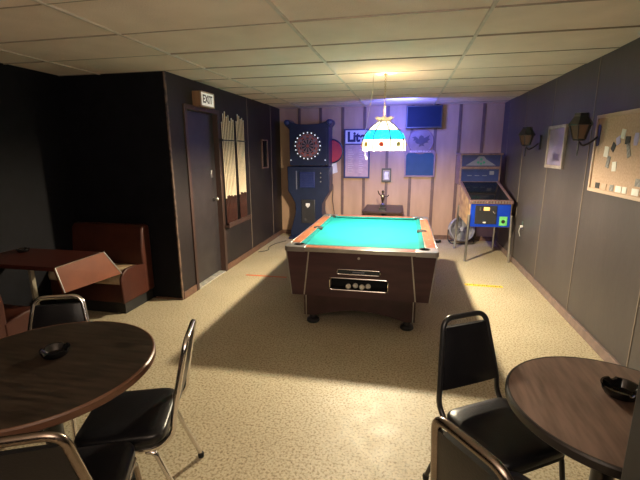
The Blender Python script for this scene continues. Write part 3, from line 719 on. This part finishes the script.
# ================================================================== LEFT WALL
ex = thing('exit_sign', 'wooden box exit sign with a pale face above the left door', 'exit sign', (XL, 4.64, 2.27))
b = mb(); box(b, 0, .10, -.17, .17, -.085, .085); obj('housing', b, 'woodbox', ex, bevel=.003)
b = mb(); box(b, .099, .106, -.165, .165, -.080, .080); fc = obj('face', b, 'signface', ex)
b = mb(); 
for y0, y1, z0, z1 in ((-.17, .17, .072, .087), (-.17, .17, -.087, -.072), (-.17, -.155, -.087, .087), (.155, .17, -.087, .087)): box(b, .10, .112, y0, y1, z0, z1)
obj('face_rim', b, 'palewood', ex)
text('lettering', 'EXIT', .125, 'signred', T(.1068, 0, 0) @ R(PI / 2, 'Z') @ R(PI / 2, 'X'), fc, .001, .95, .003)
rk = thing('cue_rack', 'dark wooden wall rack holding pool cues right of the door', 'cue rack', (XL, 5.52, 0))
b = mb(); box(b, 0, .10, -.44, .36, .63, .66); box(b, .085, .10, -.44, .36, .66, .70); obj('bottom_shelf', b, 'trimwood', rk, bevel=.003)
b = mb(); box(b, 0, .040, -.44, .34, 1.80, 1.83); obj('holding_rail', b, 'trimwood', rk, bevel=.003)
b = mb(); box(b, .065, .072, -.44, -.02, 1.808, 1.822); box(b, .065, .072, .03, .34, 1.808, 1.822); box(b, .0, .07, -.45, -.44, 1.80, 1.83); box(b, .0, .07, .34, .35, 1.80, 1.83); obj('strap', b, 'blackmetal', rk)
def cue(y, top, lean, label, grp):
    t = thing('pool_cue', label, 'cue', (XL + .052, y, .66), 0, grp); t.rotation_euler = (lean, 0, 0)
    Lc = top - .66
    b = mb(); lathe(b, [(.0140, 0), (.0135, .02), (.0105, Lc * .27)], n=10); obj('butt', b, 'cuebutt', t)
    b = mb(); lathe(b, [(.0102, Lc * .27), (.0062, Lc - .02)], n=10); obj('shaft', b, 'cueshaft', t)
    b = mb(); lathe(b, [(.0076, Lc - .02), (.0072, Lc - .003), (.005, Lc)], n=10); obj('tip', b, 'cuetip', t)
    return t
NUM = ['first', 'second', 'third', 'fourth', 'fifth', 'sixth', 'seventh', 'eighth', 'ninth']
tops = [2.05, 2.16, 2.19, 2.13, 2.15, 2.08, 2.12, 2.10]
for k in range(8):
    y = 5.13 + k * .044; cue(y, tops[k], -.012 * (k - 3.5) * .5 - .0, 'pool cue, %s from the door in the fuller bunch of the wall rack' % NUM[k], 'cues in the bunch nearer the door')
tops = [2.09, 2.19, 2.17, 2.13, 2.15, 2.12]
for k in range(6):
    y = 5.60 + k * .043; cue(y, tops[k], -.012 * (k - 2.5) * .5, 'pool cue, %s from the gap in the smaller far bunch of the wall rack' % NUM[k], 'cues in the far bunch')
lf = thing('wall_picture', 'narrow dark framed picture on the left wall near the back corner', 'picture', (XL, 6.86, 1.62))
b = mb()
for y0, y1, z0, z1 in ((-.15, -.125, -.25, .25), (.125, .15, -.25, .25), (-.125, .125, .225, .25), (-.125, .125, -.25, -.225)): box(b, 0, .025, y0, y1, z0, z1)
obj('frame', b, 'batten', lf, bevel=.003)
b = mb(); box(b, 0, .010, -.13, .13, -.23, .23); obj('glass', b, 'pinglass', lf)

# ================================================================== BOOTH
def bench(y0, y1, sgn, label):
    """sgn +1: backrest on the far (y1) side"""
    t = thing('booth_bench', label, 'booth bench', (XA, 0, 0))
    yb = y1 if sgn > 0 else y0; yf_ = y0 if sgn > 0 else y1
    X1 = .90
    b = mb(); box(b, .002, X1 - .03, *sorted((yb, yf_ + sgn * .05)), 0, .13); obj('kick_base', b, 'kick', t)
    b = mb(); box(b, .002, X1 - .01, *sorted((yb, yf_ + sgn * .015)), .13, .33); obj('seat_box', b, 'booth', t, bevel=.01)
    prof = [(yf_, .33), (yf_ - sgn * .01, .39), (yf_ + sgn * .01, .44), (yf_ + sgn * .06, .47), (yf_ + sgn * .20, .465), (yb - sgn * .12, .445), (yb - sgn * .12, .33)]
    b = mb(); prism(b, prof, .002, X1, 'x'); obj('seat_cushion', b, 'seatsheen' if sgn > 0 else 'booth', t, bevel=.02, seg=3)
    hb = .885
    prof = [(yb - sgn * .002, .13), (yb - sgn * .002, hb - .03), (yb - sgn * .03, hb), (yb - sgn * .10, hb), (yb - sgn * .14, hb - .05), (yb - sgn * .17, .60), (yb - sgn * .16, .13)]
    b = mb(); prism(b, prof, .002, X1 + .005, 'x'); obj('backrest', b, 'booth', t, bevel=.018, seg=3)
    b = mb(); prism(b, [(yf_ - sgn * .012, .132), (yf_ - sgn * .014, .40), (yf_ + sgn * .02, .455), (yf_ + sgn * .08, .490), (yf_ + sgn * .20, .490), (yb - sgn * .14, .455), (yb - sgn * .14, .132)], X1 - .02, X1 + .012, 'x'); obj('end_panel', b, 'booth', t, bevel=.01)
    return t
bench(3.40, 3.928, 1, 'dark red vinyl booth bench against the black alcove wall')
bench(2.02, 2.52, -1, 'dark red vinyl booth bench behind the chrome chair, its back to the camera')
bo = thing('booth_table', 'red topped booth table with a rust coloured drop leaf at its aisle end', 'table', (XA, 2.89, 0))
b = mb(); prism(b, rrect(.002, .94, -.27, .27, .02), .715, .75, 'z'); obj('tabletop', b, 'boothtop', bo, bevel=.004)
b = mb()
q = [Vector((.945, -.285, .750)), Vector((.945, .262, .750)), Vector((1.00, .40, .50)), Vector((.985, -.265, .535))]
A_ = [b.verts.new(p) for p in q]; B_ = [b.verts.new(p + Vector((-.020, 0, -.004))) for p in q]
b.faces.new(A_); b.faces.new(B_[::-1]); [b.faces.new((A_[i], B_[i], B_[(i + 1) % 4], A_[(i + 1) % 4])) for i in range(4)]
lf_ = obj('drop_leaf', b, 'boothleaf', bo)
for i in (1, 3):
    b = mb(); tube(b, [q[i] + Vector((.002, 0, .002)), q[(i + 1) % 4] + Vector((.002, 0, 0))], .006, 6); obj('metal_edge', b, 'dullchrome', lf_)
b = mb(); tube(b, [q[0] + Vector((0, 0, .002)), q[1] + Vector((0, 0, .002))], .004, 6); obj('hinge_edge', b, 'bronze', lf_)
b = mb(); box(b, .365, .395, -.02, .02, .03, .716); obj('leg', b, 'cream', bo, bevel=.004)
b = mb(); box(b, .18, .60, -.20, .20, 0, .03); obj('base', b, 'blackmetal', bo, bevel=.008)
def ashtray(x, y, z, r, label):
    t = thing('ashtray', label, 'ashtray', (x, y, z), 0, None)
    b = mb(); n = 48; prof = [(.0, 0), (r * .72, 0), (r * .80, r * .05), (r, r * .50), (r * 1.0, r * .56), (r * .90, r * .56), (r * .80, r * .42), (r * .62, r * .14), (0, r * .12)]
    g = []
    for rr, zz in prof:
        ring = []
        for i in range(n):
            a = 2 * PI * i / n
            z2 = zz
            if zz > r * .4 and rr > r * .85 and (i % 12) in (0, 1): z2 = zz - r * .14
            ring.append(b.verts.new((rr * math.cos(a), rr * math.sin(a), z2)))
        g.append(ring)
    for A_, B_ in zip(g, g[1:]):
        for i in range(n): b.faces.new((A_[i], A_[(i + 1) % n], B_[(i + 1) % n], B_[i]))
    bmesh.ops.remove_doubles(b, verts=b.verts[:], dist=1e-5)
    obj('bowl', b, 'ash', t)
    return t
ashtray(-3.52, 3.02, .75, .055, 'small dark ashtray on the red booth table')

# ================================================================== ROUND TABLES
def rtable(x, y, r, top, edge, label):
    t = thing('round_table', label, 'table', (x, y, 0))
    b = mb(); lathe(b, [(0, .742), (r - .012, .742), (r - .008, .75), (0, .75)], n=96, cap=False); obj('tabletop', b, top, t)
    b = mb(); lathe(b, [(r - .05, .712), (r - .006, .712), (r, .718), (r, .744), (r - .006, .7505), (r - .012, .7505), (r - .012, .743), (r - .05, .742), (r - .05, .712)], n=96, cap=False); obj('edge_band', b, edge, t)
    b = mb(); lathe(b, [(0, .714), (r - .045, .714), (r - .045, .74), (0, .74)], n=64, cap=False); obj('underside', b, 'edge2', t)
    b = mb(); lathe(b, [(.045, .03), (.040, .10), (.038, .69), (.10, .715)], n=24); obj('column', b, 'blackmetal', t)
    b = mb()
    L_ = min(r * .8, .32)
    for a in (PI / 4, -PI / 4):
        prism(b, [(-L_, 0), (L_, 0), (L_, .018), (.06, .05), (-.06, .05), (-L_, .018)], -.035, .035, 'y', R(a, 'Z'))
    obj('cross_base', b, 'blackmetal', t, bevel=.006)
    return t
LTX, LTY, LTR = -1.55, 1.33, .467
RTX, RTY, RTR = .79, 1.505, .366
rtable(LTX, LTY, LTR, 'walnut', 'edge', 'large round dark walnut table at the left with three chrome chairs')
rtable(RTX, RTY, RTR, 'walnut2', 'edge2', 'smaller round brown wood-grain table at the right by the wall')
ashtray(-1.56, 1.41, .75, .062, 'black ashtray on the large round table at the left')
ashtray(.845, 1.585, .75, .068, 'black notched ashtray on the smaller round table at the right')

# ================================================================== CHAIRS
def chair(label, metal, x, y, deg, hb=.86, padm='vinyl', w=.19, tr=.0135):
    t = thing('stacking_chair', label, 'chair', (x, y, 0), math.radians(deg), 'vinyl stacking chairs round the two tables')
    d = .185
    b = mb(); prism(b, rrect(-w, w, -d, d + .01, .075), .395, .412, 'z'); obj('seat_pan', b, 'rubber', t)
    # domed seat cushion
    b = mb(); pl = rrect(-w - .005, w + .005, -d - .005, d + .015, .08, 8); g = []
    for s_, z in ((.97, .452), (1.0, .462), (1.0, .482), (.985, .492), (.94, .500), (.8, .506), (.5, .510), (.2, .511)):
        g.append([b.verts.new((px * s_, py * s_, z - .042)) for px, py in pl])
    b.faces.new(g[0][::-1]); b.faces.new(g[-1]); n = len(pl)
    for A_, B_ in zip(g, g[1:]):
        for i in range(n): b.faces.new((A_[i], A_[(i + 1) % n], B_[(i + 1) % n], B_[i]))
    obj('seat_cushion', b, padm, t)
    # back frame: down the sides and forward under the seat
    tw, bw = .125, .178
    yb, yt = -d - .045, -d - .118
    pts = [(-w + .012, d - .03, .385), (-w + .012, -d + .02, .385), (-bw, yb, .46), (-bw + .002, yb - .004, .53), (-tw, yt, hb), (tw, yt, hb), (bw - .002, yb - .004, .53), (bw, yb, .46), (w - .012, -d + .02, .385), (w - .012, d - .03, .385)]
    path = fillet(pts, .055, 7); b = mb(); tube(b, path, tr, 10); obj('back_frame', b, metal, t)
    # back pad
    zp0, zp1 = .535, hb - .042
    def bx(z): f = (z - .53) / (hb - .53); return bw + (tw - bw) * f
    def by(z): f = (z - .53) / (hb - .53); return yb + (yt - yb) * f
    b = mb(); N_ = 8; F = []; K = []
    for j in range(N_ + 1):
        z = zp0 + (zp1 - zp0) * j / N_; hw = bx(z) - .010; rowf = []; rowk = []
        e = min(1, min(j, N_ - j) / 1.2)
        for i in range(11):
            u = i / 10 * 2 - 1; bul = .016 * (1 - abs(u) ** 4) * (.35 + .65 * e)
            rowf.append(b.verts.new((u * hw, by(z) + .006 + bul, z))); rowk.append(b.verts.new((u * hw, by(z) - .008 - bul * .35, z)))
        F.append(rowf); K.append(rowk)
    for G in (F, K):
        for j in range(N_):
            for i in range(10): b.faces.new((G[j][i], G[j][i + 1], G[j + 1][i + 1], G[j + 1][i]))
    for i in range(10):
        b.faces.new((F[0][i], F[0][i + 1], K[0][i + 1], K[0][i])); b.faces.new((F[N_][i], F[N_][i + 1], K[N_][i + 1], K[N_][i]))
    for j in range(N_):
        b.faces.new((F[j][0], F[j + 1][0], K[j + 1][0], K[j][0])); b.faces.new((F[j][10], F[j + 1][10], K[j + 1][10], K[j][10]))
    obj('back_pad', b, padm, t)
    # piping where the pad meets the tube
    for s in (-1, 1):
        for (ya, yf2, yl) in ((d - .05, d + .02, .385), (-d + .06, -d - .085, .385)):
            b = mb(); tube(b, fillet([(s * (w - .012), (ya - .02 if ya > 0 else ya + .02), .372), (s * (w - .006), ya + (.02 if ya > 0 else -.02), .365), (s * (w + .008), yf2, .018)], .05), .0115, 10)
            L_ = obj('leg', b, metal, t)
            b = mb(); lathe(b, [(.016, 0), (.017, .022), (.012, .03)], (s * (w + .008), yf2, 0), 12); obj('foot_cap', b, 'rubber', L_)
    b = mb(); tube(b, [(-w + .012, d - .06, .378), (w - .012, d - .06, .378)], .009, 8); tube(b, [(-w + .012, -d + .05, .378), (w - .012, -d + .05, .378)], .009, 8); obj('cross_bar', b, metal, t)
    return t
chair('black vinyl chair with chrome frame behind the large round table, in front of the booth', 'chrome', -1.845, 1.57, 203, .845)
chair('black vinyl chair with chrome legs standing right of the large round table', 'chrome', -1.24, 1.465, 111)
chair('black vinyl chair with brownish metal back bar, nearest the camera at the large round table', 'bronze', -1.19, 1.055, 25, .875, tr=.0155)
chair('black vinyl chair with black frame standing left of the smaller round table', 'blackmetal', .478, 1.715, 212, .87)
chair('black vinyl chair with brownish metal frame nearest the camera at the smaller round table', 'bronze', .435, 1.205, -51, .89, tr=.016)

# ================================================================== LIGHT
def light(name, kind, loc, energy, col, **k):
    l = bpy.data.lights.new(name, kind); l.energy = energy; l.color = col
    for a, v in k.items(): setattr(l, a, v)
    o = bpy.data.objects.new(name, l); COL.objects.link(o); o.location = loc; return o
light('pool_lamp_light', 'POINT', (LX, LY, 1.705), 320, (1, .84, .58), shadow_soft_size=.045)
light('lamp_up_light', 'POINT', (LX, LY, 2.10), 9, (1, .80, .45), shadow_soft_size=.05)
o = light('blue_glow', 'AREA', (-.1, 6.7, 2.25), 26, (.12, .16, 1.0), size=.4); o.rotation_euler = (math.radians(76), 0, 0)
o = light('ceiling_wash_fill', 'AREA', (.2, -1.0, 1.9), 56, (1, .86, .72), size=1.6); o.rotation_euler = (math.radians(150), 0, 0)  # added unseen fill facing up, brightens the ceiling near the camera
o = light('bar_ceiling_light', 'AREA', (.3, -.5, 2.44), 8, (1, .92, .80), size=1.0)
w = bpy.data.worlds.new('world'); S.world = w; w.use_nodes = True
w.node_tree.nodes['Background'].inputs[0].default_value = (.03, .03, .035, 1)
# ================================================================== CAMERA
cam = bpy.data.cameras.new('camera'); co = bpy.data.objects.new('camera', cam); COL.objects.link(co); S.camera = co
pitch, roll, yaw = .2200, -.0050, -.2090
f_px = 400.0
cam.sensor_fit = 'HORIZONTAL'; cam.sensor_width = 36; cam.lens = f_px / 640 * 36; cam.clip_start = .02
cy, sy, cp, sp = math.cos(yaw), math.sin(yaw), math.cos(pitch), math.sin(pitch)
fw = Vector((sy * cp, cy * cp, -sp)); rt = Vector((cy, -sy, 0)); up = rt.cross(fw)
cr, sr = math.cos(roll), math.sin(roll); r2 = rt * cr + up * sr; u2 = up * cr - rt * sr
mm = Matrix((r2, u2, -fw)).transposed().to_4x4(); mm.translation = Vector((0, 0, 1.674)); co.matrix_world = mm
S.view_settings.view_transform = 'Standard'; S.view_settings.look = 'None'; S.view_settings.gamma = 1; S.view_settings.use_curve_mapping = False
S.view_settings.exposure = 0.72
